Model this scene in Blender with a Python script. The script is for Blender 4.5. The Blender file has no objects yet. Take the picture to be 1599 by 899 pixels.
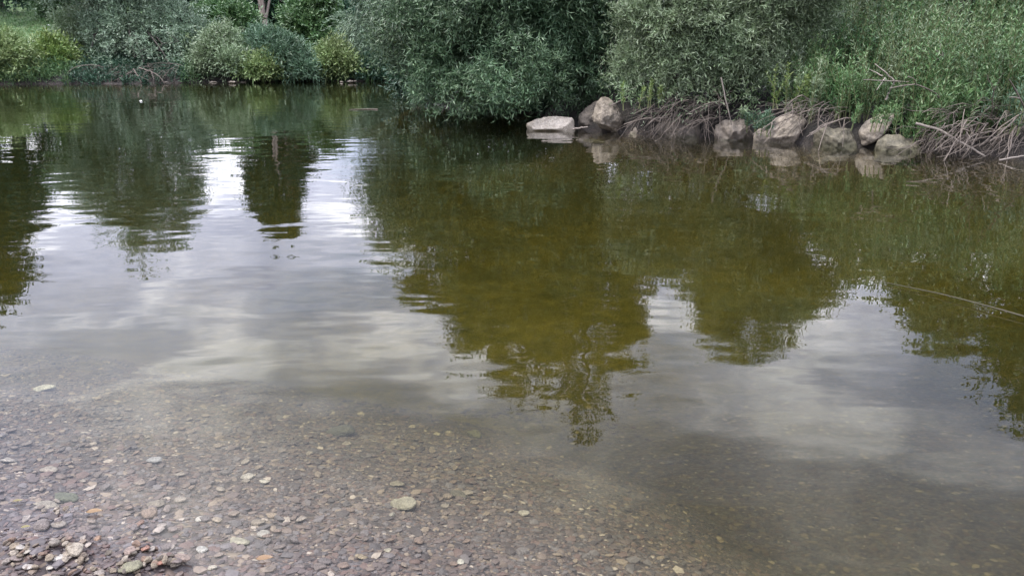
import bpy, math, random
import numpy as np
from mathutils import Vector, noise as mnoise
R = math.radians
C = bpy.context.scene.collection
scn = bpy.context.scene

# ------------------------------------------------------------------ camera
W0, H0, F = 1599.0, 899.0, 1186.0
CAM = np.array([0.0, 0.0, 1.6])
PITCH = math.atan((449.5 - 50) / F)
cp, sp = math.cos(PITCH), math.sin(PITCH)
cd = bpy.data.cameras.new('camera'); cam = bpy.data.objects.new('camera', cd); C.objects.link(cam)
cam.location = CAM; cam.rotation_euler = (math.pi / 2 - PITCH, 0, 0)
cd.sensor_fit = 'HORIZONTAL'; cd.angle = 2 * math.atan(W0 / 2 / F); cd.clip_end = 2000; cd.clip_start = .05
scn.camera = cam

def ray(px, py):
    u, v = (px - 799.5) / F, -(py - 449.5) / F
    return np.array([u, cp + v * sp, -sp + v * cp])
def on_z(px, py, z=0.0):
    d = ray(px, py); t = (z - CAM[2]) / d[2]
    return CAM + d * t
def at_y(px, py, Y):
    d = ray(px, py); return CAM + d * (Y / d[1])
def refl(px, py, Y):                       # the point whose mirror image in the water is seen there
    p = at_y(px, py, Y); p[2] = -p[2]; return p

# ------------------------------------------------------------------ ground shape
def vnoise(x, y, seed=0):
    xi, yi = np.floor(x).astype(np.int64), np.floor(y).astype(np.int64)
    fx, fy = x - xi, y - yi
    fx, fy = fx * fx * (3 - 2 * fx), fy * fy * (3 - 2 * fy)
    def h(a, b):
        n = (a * 374761393 + b * 668265263 + seed * 974711) & 0x7fffffff
        n = ((n ^ (n >> 13)) * 1274126177) & 0x7fffffff
        return (n & 0xffff) / 65535.0
    return (h(xi, yi) * (1 - fx) + h(xi + 1, yi) * fx) * (1 - fy) + (h(xi, yi + 1) * (1 - fx) + h(xi + 1, yi + 1) * fx) * fy

RIGHT = [tuple(on_z(*p)[:2]) for p in [(655, 160), (700, 163), (760, 168), (830, 176), (880, 190), (910, 203), (1000, 209), (1100, 213), (1180, 218),
                                      (1270, 226), (1350, 230), (1450, 235), (1599, 246)]]
RIGHT += [(14, 8.6), (40, 6), (250, 0), (250, 22), (30, 21), (8, 20.5), (2, 20), (-1, 18.8)]
FAR = [(-250, 22)] + [(-40, 25)] + [tuple(on_z(*p)[:2]) for p in [(-120, 133), (0, 132), (100, 131), (210, 131), (300, 129), (400, 127), (500, 127), (560, 127)]]
FAR += [(-1.5, 28), (10, 29), (250, 30), (250, 600), (-250, 600)]

def sdist(x, y, poly):
    d = np.full(x.shape, 1e9); ins = np.zeros(x.shape, bool)
    n = len(poly)
    for i in range(n):
        ax, ay = poly[i]; bx, by = poly[(i + 1) % n]
        ex, ey = bx - ax, by - ay
        t = np.clip(((x - ax) * ex + (y - ay) * ey) / (ex * ex + ey * ey), 0, 1)
        d = np.minimum(d, np.hypot(x - ax - t * ex, y - ay - t * ey))
        c = ((ay > y) != (by > y))
        with np.errstate(divide='ignore', invalid='ignore'):
            ins ^= c & (x < (ex * (y - ay) / (ey if ey else 1e-9) + ax))
    return np.where(ins, d, -d)

MOUNDS = [(90, 800, .07, .030), (228, 812, .06, .034), (110, 868, .10, .046), (205, 888, .09, .046), (60, 880, .12, .044), (225, 858, .06, .034), (280, 878, .05, .028), (30, 862, .06, .028), (255, 885, .05, .036)]
def base_near(x, y):
    ys = 1.80 - .417 * np.clip(x + .94, -3.0, 3.2)
    s = (y - ys) * .92
    return -np.where(s > 0, .155 * s + .06 * s * s, .10 * s) - .16 * np.log1p(np.exp((x - .65) * 3.0)) * np.clip((y - 1.2), 0, 1)
MPOS = [(on_z(a, b, .0), r, h) for a, b, r, h in MOUNDS]
def zfun(x, y, detail=True):
    x = np.asarray(x, float); y = np.asarray(y, float)
    zn = base_near(x, y)
    dr, df = sdist(x, y, RIGHT), sdist(x, y, FAR)
    def wet(d): return -(.95 * (1 - np.exp(np.minimum(d, 0) / 1.6)) + .04)
    z = np.maximum(np.maximum(zn, wet(dr)), wet(df))
    z = np.maximum(z, -1.25)
    zr = -.03 + .45 * (1 - np.exp(-np.maximum(dr, 0) / .35)) + .20 * np.clip(dr, 0, 5)
    zf = -.03 + .35 * (1 - np.exp(-np.maximum(df, 0) / .5)) + .135 * np.clip(df, 0, 22) + .02 * np.clip(df - 22, 0, 300)
    z = np.where(dr > 0, zr, np.where(df > 0, zf, z))
    if detail:
        lump = vnoise(x * 1.7, y * 1.7, 3) - .5
        z = z + np.where((dr > 0) | (df > 0), lump * .18, lump * .05 * np.clip((y - 2.5), 0, 1))
        z = z + (vnoise(x * 7, y * 7, 4) - .5) * .018
        for (p, r, h) in MPOS:
            z = z + h * np.exp(-((x - p[0]) ** 2 + (y - p[1]) ** 2) / (r * r))
    return z
def zg(x, y): return float(zfun(np.array([x]), np.array([y]))[0])
def on_ground(px, py):
    z = 0.0
    for _ in range(25):
        p = on_z(px, py, z); z = .5 * z + .5 * zg(p[0], p[1])
    return on_z(px, py, z)

# ------------------------------------------------------------------ object helpers
def mesh_obj(name, verts, faces, mat, parent=None, smooth=False, origin=None):
    """faces: int array (n,3) or (n,4) or list of such arrays"""
    verts = np.asarray(verts, np.float64)
    if origin is not None: verts = verts - np.asarray(origin)[None]
    fl = faces if isinstance(faces, list) and isinstance(faces[0], np.ndarray) else [faces]
    fl = [np.asarray(f, np.int32) for f in fl if len(f)]
    me = bpy.data.meshes.new(name)
    me.vertices.add(len(verts)); me.vertices.foreach_set('co', verts.astype(np.float32).ravel())
    tot = sum(f.size for f in fl); npoly = sum(len(f) for f in fl)
    me.loops.add(tot); me.polygons.add(npoly)
    me.loops.foreach_set('vertex_index', np.concatenate([f.ravel() for f in fl]))
    sizes = np.concatenate([np.full(len(f), f.shape[1], np.int32) for f in fl])
    starts = np.concatenate([[0], np.cumsum(sizes)[:-1]]).astype(np.int32)
    me.polygons.foreach_set('loop_start', starts)
    me.update(calc_edges=True); me.validate()
    me.polygons.foreach_set('use_smooth', np.full(npoly, bool(smooth)))
    me.materials.append(mat)
    o = bpy.data.objects.new(name, me); C.objects.link(o)
    if parent is not None: o.parent = parent
    return o
def tag(o, label=None, cat=None, group=None, kind=None):
    if label: o['label'] = label
    if cat: o['category'] = cat
    if group: o['group'] = group
    if kind: o['kind'] = kind
    return o
def empty(name, loc, label, cat, group=None):
    o = bpy.data.objects.new(name, None); C.objects.link(o); o.location = [float(v) for v in loc]; o.empty_display_size = .2
    return tag(o, label, cat, group)

class MB:
    def __init__(s): s.v, s.q, s.n = [], [], 0
    def add(s, v, q):
        v = np.asarray(v, float); s.v.append(v); s.q.append(np.asarray(q, np.int32) + s.n); s.n += len(v)
    def tube(s, pts, rad, n=6):
        pts = np.asarray(pts, float); m = len(pts)
        rad = np.asarray(rad, float) * np.ones(m)
        t = np.gradient(pts, axis=0); t /= np.linalg.norm(t, axis=1)[:, None] + 1e-9
        ref = np.array([.31, .12, .94]) if abs(t[0][2]) < .9 else np.array([1., 0, 0])
        a = np.cross(t, ref); a /= np.linalg.norm(a, axis=1)[:, None] + 1e-9
        b = np.cross(t, a)
        ang = np.linspace(0, 2 * math.pi, n, endpoint=False)
        ring = pts[:, None] + rad[:, None, None] * (np.cos(ang)[None, :, None] * a[:, None] + np.sin(ang)[None, :, None] * b[:, None])
        i = np.arange(m - 1)[:, None] * n; j = np.arange(n)[None]; k = (j + 1) % n
        q = np.stack([i + j, i + k, i + n + k, i + n + j], -1).reshape(-1, 4)
        s.add(ring.reshape(-1, 3), q)
    def build(s, name, mat, parent=None, smooth=True, origin=None):
        return mesh_obj(name, np.concatenate(s.v), np.concatenate(s.q), mat, parent, smooth, origin)

def curve(p0, p1, bend, n=7, rng=None, wob=0.0):
    t = np.linspace(0, 1, n)[:, None]
    p = np.asarray(p0)[None] * (1 - t) + np.asarray(p1)[None] * t + np.asarray(bend)[None] * (4 * t * (1 - t))
    if rng is not None and wob: p[1:] += rng.normal(0, wob, (n - 1, 3))
    return p

# ------------------------------------------------------------------ materials
def mat(name):
    m = bpy.data.materials.new(name); m.use_nodes = True; nt = m.node_tree; nt.nodes.clear()
    out = nt.nodes.new('ShaderNodeOutputMaterial')
    return m, nt, out
def N(nt, typ, **kw):
    n = nt.nodes.new(typ)
    for k, v in kw.items():
        if k in n.inputs.keys(): n.inputs[k].default_value = v
        else: setattr(n, k, v)
    return n
def ramp(nt, fac, stops, interp='LINEAR'):
    r = nt.nodes.new('ShaderNodeValToRGB'); cr = r.color_ramp; cr.interpolation = interp
    while len(cr.elements) < len(stops): cr.elements.new(.5)
    for e, (p, c) in zip(cr.elements, stops): e.position = p; e.color = (*c, 1)
    nt.links.new(fac, r.inputs[0]); return r
def mixc(nt, f, a, b, mode='MIX'):
    n = nt.nodes.new('ShaderNodeMix'); n.data_type = 'RGBA'; n.blend_type = mode
    for s, v in ((0, f), (6, a), (7, b)):
        if isinstance(v, (int, float)): n.inputs[s].default_value = v
        elif isinstance(v, tuple): n.inputs[s].default_value = (*v, 1)
        else: nt.links.new(v, n.inputs[s])
    return n.outputs[2]
def M(nt, op, a, b=None, c=None):
    n = nt.nodes.new('ShaderNodeMath'); n.operation = op
    for i, v in enumerate((a, b, c)):
        if v is None: continue
        if isinstance(v, (int, float)): n.inputs[i].default_value = v
        else: nt.links.new(v, n.inputs[i])
    return n.outputs[0]

def leaf_mat(name, cols, trans=.20, spec=.45, rough=.48, scale=.9):
    m, nt, out = mat(name); L = nt.links
    geo = N(nt, 'ShaderNodeNewGeometry')
    r = ramp(nt, geo.outputs['Random Per Island'], [(i / (len(cols) - 1), c) for i, c in enumerate(cols)])
    nz = N(nt, 'ShaderNodeTexNoise', Scale=scale, Detail=2.0); L.new(geo.outputs['Position'], nz.inputs['Vector'])
    hue = N(nt, 'ShaderNodeHueSaturation', Saturation=1.12); L.new(r.outputs[0], hue.inputs['Color'])
    L.new(M(nt, 'ADD', M(nt, 'MULTIPLY', nz.outputs[0], .05), .475), hue.inputs['Hue'])
    L.new(M(nt, 'ADD', M(nt, 'MULTIPLY', nz.outputs[0], 1.0), .5), hue.inputs['Value'])
    p = N(nt, 'ShaderNodeBsdfPrincipled', Roughness=rough); p.inputs['Specular IOR Level'].default_value = spec
    L.new(hue.outputs[0], p.inputs['Base Color'])
    t = N(nt, 'ShaderNodeBsdfTranslucent'); L.new(hue.outputs[0], t.inputs['Color'])
    mx = N(nt, 'ShaderNodeMixShader'); mx.inputs[0].default_value = trans
    L.new(p.outputs[0], mx.inputs[1]); L.new(t.outputs[0], mx.inputs[2]); L.new(mx.outputs[0], out.inputs[0])
    return m
def wood_mat(name, a, b, scale=14):
    m, nt, out = mat(name); L = nt.links
    tc = N(nt, 'ShaderNodeTexCoord')
    nz = N(nt, 'ShaderNodeTexNoise', Scale=scale, Detail=5.0); L.new(tc.outputs['Object'], nz.inputs['Vector'])
    geo = N(nt, 'ShaderNodeNewGeometry')
    f = M(nt, 'ADD', M(nt, 'MULTIPLY', nz.outputs[0], .6), M(nt, 'MULTIPLY', geo.outputs['Random Per Island'], .4))
    r = ramp(nt, f, [(.25, a), (.75, b)])
    p = N(nt, 'ShaderNodeBsdfPrincipled', Roughness=.85); L.new(r.outputs[0], p.inputs['Base Color'])
    bp = N(nt, 'ShaderNodeBump', Strength=.5, Distance=.01); L.new(nz.outputs[0], bp.inputs['Height']); L.new(bp.outputs[0], p.inputs['Normal'])
    L.new(p.outputs[0], out.inputs[0]); return m

LM = {
 'dark':   leaf_mat('willow_leaf_dark',   [(.032, .060, .031), (.052, .092, .048), (.09, .142, .078), (.155, .215, .13)]),
 'silver': leaf_mat('willow_leaf_silver', [(.095, .138, .072), (.14, .192, .105), (.185, .235, .145), (.24, .285, .20)]),
 'grey':   leaf_mat('willow_leaf_grey',   [(.095, .142, .092), (.145, .20, .135), (.21, .265, .195)]),
 'blue':   leaf_mat('leaf_blue_green',    [(.048, .090, .054), (.072, .122, .074), (.105, .16, .10)]),
 'yellow': leaf_mat('leaf_yellow_green',  [(.105, .155, .060), (.14, .19, .078), (.185, .225, .105)]),
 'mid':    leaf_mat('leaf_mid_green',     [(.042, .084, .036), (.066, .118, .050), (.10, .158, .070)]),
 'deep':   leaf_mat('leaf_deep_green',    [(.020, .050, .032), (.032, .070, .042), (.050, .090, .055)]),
 'weed':   leaf_mat('leaf_weed',          [(.050, .105, .040), (.075, .145, .055), (.105, .18, .075), (.15, .20, .10)]),
 'lime':   leaf_mat('leaf_lime',          [(.085, .135, .042), (.12, .17, .055), (.165, .21, .07)]),
}
BARK = wood_mat('bark', (.016, .013, .010), (.05, .042, .034))
BARKP = wood_mat('bark_pale', (.07, .056, .046), (.16, .13, .11))
DEAD = wood_mat('dead_wood', (.045, .036, .029), (.16, .13, .108), 20)
BLEACH = wood_mat('bleached_wood', (.11, .093, .078), (.22, .19, .165), 20)
PALEBARK = wood_mat('grey_brown_bark', (.08, .06, .05), (.15, .12, .105))
STEMM = wood_mat('green_stem', (.06, .09, .03), (.13, .14, .06))

def stone_mat(name, a, b, spot=(.08, .07, .06), rough=.8, moss=None, wet=True, scale=9):
    m, nt, out = mat(name); L = nt.links
    tc = N(nt, 'ShaderNodeTexCoord')
    nz = N(nt, 'ShaderNodeTexNoise', Scale=scale, Detail=8.0, Roughness=.62); L.new(tc.outputs['Object'], nz.inputs['Vector'])
    n2 = N(nt, 'ShaderNodeTexNoise', Scale=scale * .25, Detail=3.0); L.new(tc.outputs['Object'], n2.inputs['Vector'])
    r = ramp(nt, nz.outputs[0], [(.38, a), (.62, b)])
    col = mixc(nt, ramp(nt, n2.outputs[0], [(.62, (0, 0, 0)), (.72, (.6, .6, .6))]).outputs[0], r.outputs[0], spot)
    if moss:
        geo = N(nt, 'ShaderNodeNewGeometry'); sx = N(nt, 'ShaderNodeSeparateXYZ'); L.new(geo.outputs['Position'], sx.inputs[0])
        h = M(nt, 'ADD', sx.outputs[2], M(nt, 'MULTIPLY', M(nt, 'SUBTRACT', n2.outputs[0], .5), -.16))
        mr = N(nt, 'ShaderNodeMapRange'); L.new(h, mr.inputs[0])
        for i, v in ((1, moss[0] - .08), (2, moss[0] - .02), (3, .6), (4, 0.)): mr.inputs[i].default_value = v
        col = mixc(nt, mr.outputs[0], col, moss[1])
    n3 = N(nt, 'ShaderNodeTexNoise', Scale=scale * 5.5, Detail=5.0, Roughness=.7); L.new(tc.outputs['Object'], n3.inputs['Vector'])
    col = mixc(nt, .8, col, ramp(nt, n3.outputs[0], [(.32, (.45, .43, .40)), (.5, (1, 1, 1)), (.7, (1.25, 1.25, 1.22))]).outputs[0], 'MULTIPLY')
    p = N(nt, 'ShaderNodeBsdfPrincipled', Roughness=rough); L.new(col, p.inputs['Base Color'])
    bp = N(nt, 'ShaderNodeBump', Strength=.9, Distance=.035); L.new(nz.outputs[0], bp.inputs['Height']); L.new(bp.outputs[0], p.inputs['Normal'])
    L.new(p.outputs[0], out.inputs[0]); return m

# gravel: every pebble gets one of the shingle colours of this river bed
GRAVELC = [(0, (.028, .020, .020)), (.16, (.048, .035, .033)), (.32, (.066, .048, .045)), (.46, (.044, .037, .038)), (.58, (.082, .060, .050)), (.70, (.066, .040, .034)),
           (.80, (.072, .062, .064)), (.91, (.12, .092, .070)), (.975, (.20, .17, .145))]
def gravel_mat():
    m, nt, out = mat('gravel'); L = nt.links
    geo = N(nt, 'ShaderNodeNewGeometry')
    r = ramp(nt, geo.outputs['Random Per Island'], GRAVELC, 'CONSTANT')
    nz = N(nt, 'ShaderNodeTexNoise', Scale=90.0, Detail=4.0); L.new(geo.outputs['Position'], nz.inputs['Vector'])
    col = mixc(nt, .55, r.outputs[0], ramp(nt, nz.outputs[0], [(.3, (.55, .5, .45)), (.7, (1.2, 1.2, 1.2))]).outputs[0], 'MULTIPLY')
    p = N(nt, 'ShaderNodeBsdfPrincipled', Roughness=.7); L.new(col, p.inputs['Base Color']); L.new(p.outputs[0], out.inputs[0])
    return m
GRAVEL = gravel_mat()

def ground_mat():
    m, nt, out = mat('ground'); L = nt.links
    geo = N(nt, 'ShaderNodeNewGeometry'); pos = geo.outputs['Position']
    att = N(nt, 'ShaderNodeVertexColor'); att.layer_name = 'zone'
    sep = N(nt, 'ShaderNodeSeparateColor'); L.new(att.outputs[0], sep.inputs[0])
    # gravel bed
    mp = N(nt, 'ShaderNodeMapping'); mp.inputs['Scale'].default_value = (1, 1.35, .5); L.new(pos, mp.inputs[0])
    wob = N(nt, 'ShaderNodeTexNoise', Scale=14.0, Detail=2.0); L.new(pos, wob.inputs['Vector'])
    mv = N(nt, 'ShaderNodeMix'); mv.data_type = 'VECTOR'; mv.inputs[0].default_value = .05
    L.new(mp.outputs[0], mv.inputs[4]); L.new(wob.outputs['Color'], mv.inputs[5])
    v1 = N(nt, 'ShaderNodeTexVoronoi', Scale=34.0); L.new(mv.outputs[1], v1.inputs['Vector'])
    v2 = N(nt, 'ShaderNodeTexVoronoi', Scale=75.0); L.new(mv.outputs[1], v2.inputs['Vector'])
    s1 = N(nt, 'ShaderNodeSeparateColor'); L.new(v1.outputs['Color'], s1.inputs[0])
    s2 = N(nt, 'ShaderNodeSeparateColor'); L.new(v2.outputs['Color'], s2.inputs[0])
    c1 = ramp(nt, s1.outputs[0], GRAVELC, 'CONSTANT'); c2 = ramp(nt, s2.outputs[0], GRAVELC, 'CONSTANT')
    pick = M(nt, 'GREATER_THAN', s1.outputs[1], .62)
    gcol = mixc(nt, pick, c1.outputs[0], c2.outputs[0])
    edge = ramp(nt, v1.outputs['Distance'], [(.0, (1, 1, 1)), (.55, (.85, .85, .85)), (.9, (.45, .42, .4))])
    gcol = mixc(nt, 1.0, gcol, edge.outputs[0], 'MULTIPLY')
    # silt over the gravel further out
    n1 = N(nt, 'ShaderNodeTexNoise', Scale=1.1, Detail=5.0, Roughness=.6); L.new(pos, n1.inputs['Vector'])
    n2 = N(nt, 'ShaderNodeTexNoise', Scale=6.0, Detail=4.0); L.new(pos, n2.inputs['Vector'])
    silt = ramp(nt, M(nt, 'ADD', M(nt, 'MULTIPLY', n1.outputs[0], .55), M(nt, 'MULTIPLY', n2.outputs[0], .45)), [(.36, (.085, .078, .030)), (.5, (.155, .138, .054)), (.64, (.22, .19, .085))])
    bed = mixc(nt, M(nt, 'MINIMUM', 1.0, M(nt, 'ADD', sep.outputs[0], M(nt, 'MULTIPLY', M(nt, 'SUBTRACT', n1.outputs[0], .5), .5))), gcol, silt.outputs[0])
    # soil and grass
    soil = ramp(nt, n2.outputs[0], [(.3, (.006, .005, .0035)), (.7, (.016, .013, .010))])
    n3 = N(nt, 'ShaderNodeTexNoise', Scale=.5, Detail=6.0); L.new(pos, n3.inputs['Vector'])
    grass = ramp(nt, n3.outputs[0], [(.3, (.055, .095, .035)), (.55, (.085, .125, .045)), (.7, (.13, .15, .065))])
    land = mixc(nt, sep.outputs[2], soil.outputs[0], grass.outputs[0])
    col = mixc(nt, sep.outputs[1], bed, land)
    p = N(nt, 'ShaderNodeBsdfPrincipled', Roughness=.9); L.new(col, p.inputs['Base Color'])
    hgt = M(nt, 'MULTIPLY', M(nt, 'SUBTRACT', 1.0, v1.outputs['Distance']), .012)
    hgt = M(nt, 'ADD', hgt, M(nt, 'MULTIPLY', n2.outputs[0], .03))
    bp = N(nt, 'ShaderNodeBump', Strength=.9, Distance=1.0); L.new(hgt, bp.inputs['Height']); L.new(bp.outputs[0], p.inputs['Normal'])
    L.new(p.outputs[0], out.inputs[0]); return m

def water_mat():
    m, nt, out = mat('river_water'); L = nt.links
    geo = N(nt, 'ShaderNodeNewGeometry'); pos = geo.outputs['Position']
    def nz(scale, det, stretch, rot=0):
        mp = N(nt, 'ShaderNodeMapping'); mp.inputs['Scale'].default_value = stretch; mp.inputs['Rotation'].default_value = (0, 0, rot); L.new(pos, mp.inputs[0])
        n = N(nt, 'ShaderNodeTexNoise', Scale=scale, Detail=det, Roughness=.5); L.new(mp.outputs[0], n.inputs['Vector']); return n.outputs[0]
    big = nz(2.7, 1.0, (.60, 1.0, 1), R(8))
    mid = nz(5.5, 1.5, (.42, 1.0, 1), R(-10))
    fine = nz(15.0, 2.0, (.6, 1.0, 1), R(5))
    mask = ramp(nt, nz(.33, 2.0, (.6, 1.2, 1)), [(.38, (.30, .30, .30)), (.60, (1, 1, 1))]).outputs[0]
    mask2 = ramp(nt, nz(.8, 2.0, (.7, 1.1, 1), .6), [(.45, (.05, .05, .05)), (.66, (1, 1, 1))]).outputs[0]
    h = M(nt, 'MULTIPLY', M(nt, 'MULTIPLY', big, mask), WAVE[0])
    h = M(nt, 'ADD', h, M(nt, 'MULTIPLY', M(nt, 'MULTIPLY', mid, mask), WAVE[1]))
    h = M(nt, 'ADD', h, M(nt, 'MULTIPLY', M(nt, 'MULTIPLY', fine, mask2), WAVE[2]))
    bp = N(nt, 'ShaderNodeBump', Strength=1.0, Distance=1.0); L.new(h, bp.inputs['Height'])
    dt = N(nt, 'ShaderNodeVectorMath', operation='DOT_PRODUCT'); L.new(bp.outputs[0], dt.inputs[0]); L.new(geo.outputs['Incoming'], dt.inputs[1])
    c = M(nt, 'MINIMUM', 1.0, M(nt, 'ABSOLUTE', dt.outputs['Value']))
    fr = M(nt, 'ADD', M(nt, 'MULTIPLY', M(nt, 'POWER', M(nt, 'SUBTRACT', 1.0, c), 5.0), .98), .02)   # Schlick, water
    g = N(nt, 'ShaderNodeBsdfGlossy', Roughness=.0); g.inputs['Color'].default_value = (1, 1, 1, 1); L.new(bp.outputs[0], g.inputs['Normal'])
    t = N(nt, 'ShaderNodeBsdfTransparent')
    mx = N(nt, 'ShaderNodeMixShader'); L.new(fr, mx.inputs[0]); L.new(t.outputs[0], mx.inputs[1]); L.new(g.outputs[0], mx.inputs[2])
    L.new(mx.outputs[0], out.inputs[0])
    va = N(nt, 'ShaderNodeVolumeAbsorption', Density=ABS[1]); va.inputs['Color'].default_value = (*ABS[0], 1)
    vs = N(nt, 'ShaderNodeVolumeScatter', Density=.03, Anisotropy=.3); vs.inputs['Color'].default_value = (.45, .60, .30, 1)
    ad = N(nt, 'ShaderNodeAddShader'); L.new(va.outputs[0], ad.inputs[0]); L.new(vs.outputs[0], ad.inputs[1]); L.new(ad.outputs[0], out.inputs[1])
    return m
WAVE = (.0085, .0026, .00010)
ABS = ((.58, .55, .22), 1.25)

# ------------------------------------------------------------------ ground + water
def axis(parts):
    a = np.concatenate([np.arange(s, e, d) for s, e, d in parts]); return a
xs = axis([(-400, -60, 34), (-60, -24, 3), (-24, -6, .3), (-6, -2.6, .12), (-2.6, 2.8, .045), (2.8, 10, .12), (10, 16, .4), (16, 60, 4), (60, 421, 36)])
ys = axis([(-20, 0, 2), (0, 1.5, .3), (1.5, 4.2, .045), (4.2, 8, .1), (8, 17, .12), (17, 24, .4), (24, 32, .2), (32, 60, 1), (60, 640, 40)])
X, Y = np.meshgrid(xs, ys)
Z = zfun(X, Y)
nx, ny = len(xs), len(ys)
i = (np.arange(ny - 1)[:, None] * nx + np.arange(nx - 1)[None])
quads = np.stack([i, i + 1, i + nx + 1, i + nx], -1).reshape(-1, 4)
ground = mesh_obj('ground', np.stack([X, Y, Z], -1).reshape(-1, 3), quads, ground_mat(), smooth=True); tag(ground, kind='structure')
dr, df = sdist(X, Y, RIGHT), sdist(X, Y, FAR)
silt = np.clip((-Z - .30) / .7, 0, 1) ** 1.2 * np.clip((Y - 3.6 - .5 * np.clip(X, 0, 3)) / 2.6, 0, 1)
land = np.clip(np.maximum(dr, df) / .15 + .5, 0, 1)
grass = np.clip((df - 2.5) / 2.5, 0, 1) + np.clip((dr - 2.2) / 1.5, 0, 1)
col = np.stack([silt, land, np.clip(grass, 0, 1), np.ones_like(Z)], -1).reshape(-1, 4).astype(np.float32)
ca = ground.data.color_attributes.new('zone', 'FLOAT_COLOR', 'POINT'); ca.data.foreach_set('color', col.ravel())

def box_obj(name, lo, hi, m):
    x0, y0, z0 = lo; x1, y1, z1 = hi
    v = [(x0, y0, z0), (x1, y0, z0), (x1, y1, z0), (x0, y1, z0), (x0, y0, z1), (x1, y0, z1), (x1, y1, z1), (x0, y1, z1)]
    return mesh_obj(name, v, [(0, 3, 2, 1), (4, 5, 6, 7), (0, 1, 5, 4), (1, 2, 6, 5), (2, 3, 7, 6), (3, 0, 4, 7)], m)
tag(box_obj('water', (-390, -19, -2.6), (390, 60, 0), water_mat()), kind='structure')

# ------------------------------------------------------------------ foliage
def nrm(v): return v / (np.linalg.norm(v, axis=-1, keepdims=True) + 1e-9)
def leaf_quads(base, d, side, ln, wd):
    """lanceolate leaves: two quads each, widest at a third, folded a little along the midrib"""
    n = len(base); ln = ln[:, None]; wd = wd[:, None]
    up = nrm(np.cross(d, side))
    tip = base + d * ln + up * ln * -.10
    m = base + d * ln * .42 + up * ln * .04
    a, b = m + side * wd, m - side * wd
    v = np.stack([base, a, tip, b], 1).reshape(-1, 3)
    k = np.arange(n)[:, None] * 4
    return v, k + np.array([[0, 1, 2, 3]])
def sprays(org, d, L, K, ll, lw, rng, droop=0., splay=.75):
    n = len(org)
    t = (np.arange(K) + .5) / K
    t = np.clip(t[None] + rng.normal(0, .04, (n, K)), .02, 1)
    dd = d[:, None].repeat(K, 1)
    pos = org[:, None] + dd * (L[:, None] * t)[..., None]
    pos[..., 2] -= droop * (t ** 2) * L[:, None]
    ref = nrm(rng.normal(0, 1, (n, 3)))
    a = nrm(np.cross(d, ref)); b = np.cross(d, a)
    ph = np.arange(K)[None] * 2.4 + rng.uniform(0, 6.28, (n, 1))
    out = np.cos(ph)[..., None] * a[:, None] + np.sin(ph)[..., None] * b[:, None]
    ld = dd * (1 - splay * .45) + out * splay + rng.normal(0, .16, (n, K, 3)); ld[..., 2] -= droop * .7
    ld = nrm(ld).reshape(-1, 3)
    side = nrm(np.cross(ld, nrm(rng.normal(0, 1, (n * K, 3)) + np.array([0, 0, 1.5]))))
    ln = ll * rng.uniform(.6, 1.25, n * K); wd = lw * .5 * rng.uniform(.7, 1.3, n * K)
    return leaf_quads(pos.reshape(-1, 3), ld, side, ln, wd)

def foliage(blobs, n, rng, slen, K, ll, lw, bias=0.0, droop=0., splay=.75, clump=.22, zmin=None, shell=.55, out_w=1.0):
    c = np.array([b[:3] for b in blobs]); r = np.array([b[3] for b in blobs])
    sq = np.array([b[4] if len(b) > 4 else 1.0 for b in blobs])           # height squash
    w = r ** 2; w /= w.sum()
    cc, cr, cu = [], [], []
    for k in range(len(blobs)):
        m = max(8, int(56 * (r[k] / r.max()) ** 1.3))
        u = nrm(rng.normal(0, 1, (m, 3))); rad = r[k] * rng.uniform(shell, 1.0, m)
        p = u * rad[:, None]; p[:, 2] *= sq[k]
        cc.append(c[k] + p); cr.append(np.full(m, r[k]) * rng.uniform(.45, 1.1, m)); cu.append(u)
    cc, cr, cu = np.concatenate(cc), np.concatenate(cr), np.concatenate(cu)
    pr = cr ** 2; pr /= pr.sum()
    idx = rng.choice(len(cc), n, p=pr)
    off = rng.normal(0, 1, (n, 3)) * (cr[idx] * clump)[:, None]
    o = cc[idx] + off
    d = nrm(cu[idx] * out_w + nrm(off) * .6 + rng.normal(0, .45, (n, 3)) + np.array([0, 0, bias]))
    L = slen * rng.uniform(.55, 1.3, n)
    keep = np.ones(n, bool)
    if zmin is not None:
        keep = (o[:, 2] > zmin) & (o[:, 2] + d[:, 2] * L - droop * L > zmin)
    return sprays(o[keep], d[keep], L[keep], K, ll, lw, rng, droop, splay)

def B(px, py, Y, rpx, sq=1.0):
    p = at_y(px, py, Y); depth = Y * cp + (1.6 - p[2]) * sp
    return (*p, rpx * depth / F, sq)
def RB(px, py, Y, rpx, sq=1.0):            # seen only as a reflection
    p = refl(px, py, Y); depth = Y * cp + (1.6 + p[2]) * sp
    return (*p, rpx * depth / F, sq)

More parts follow.
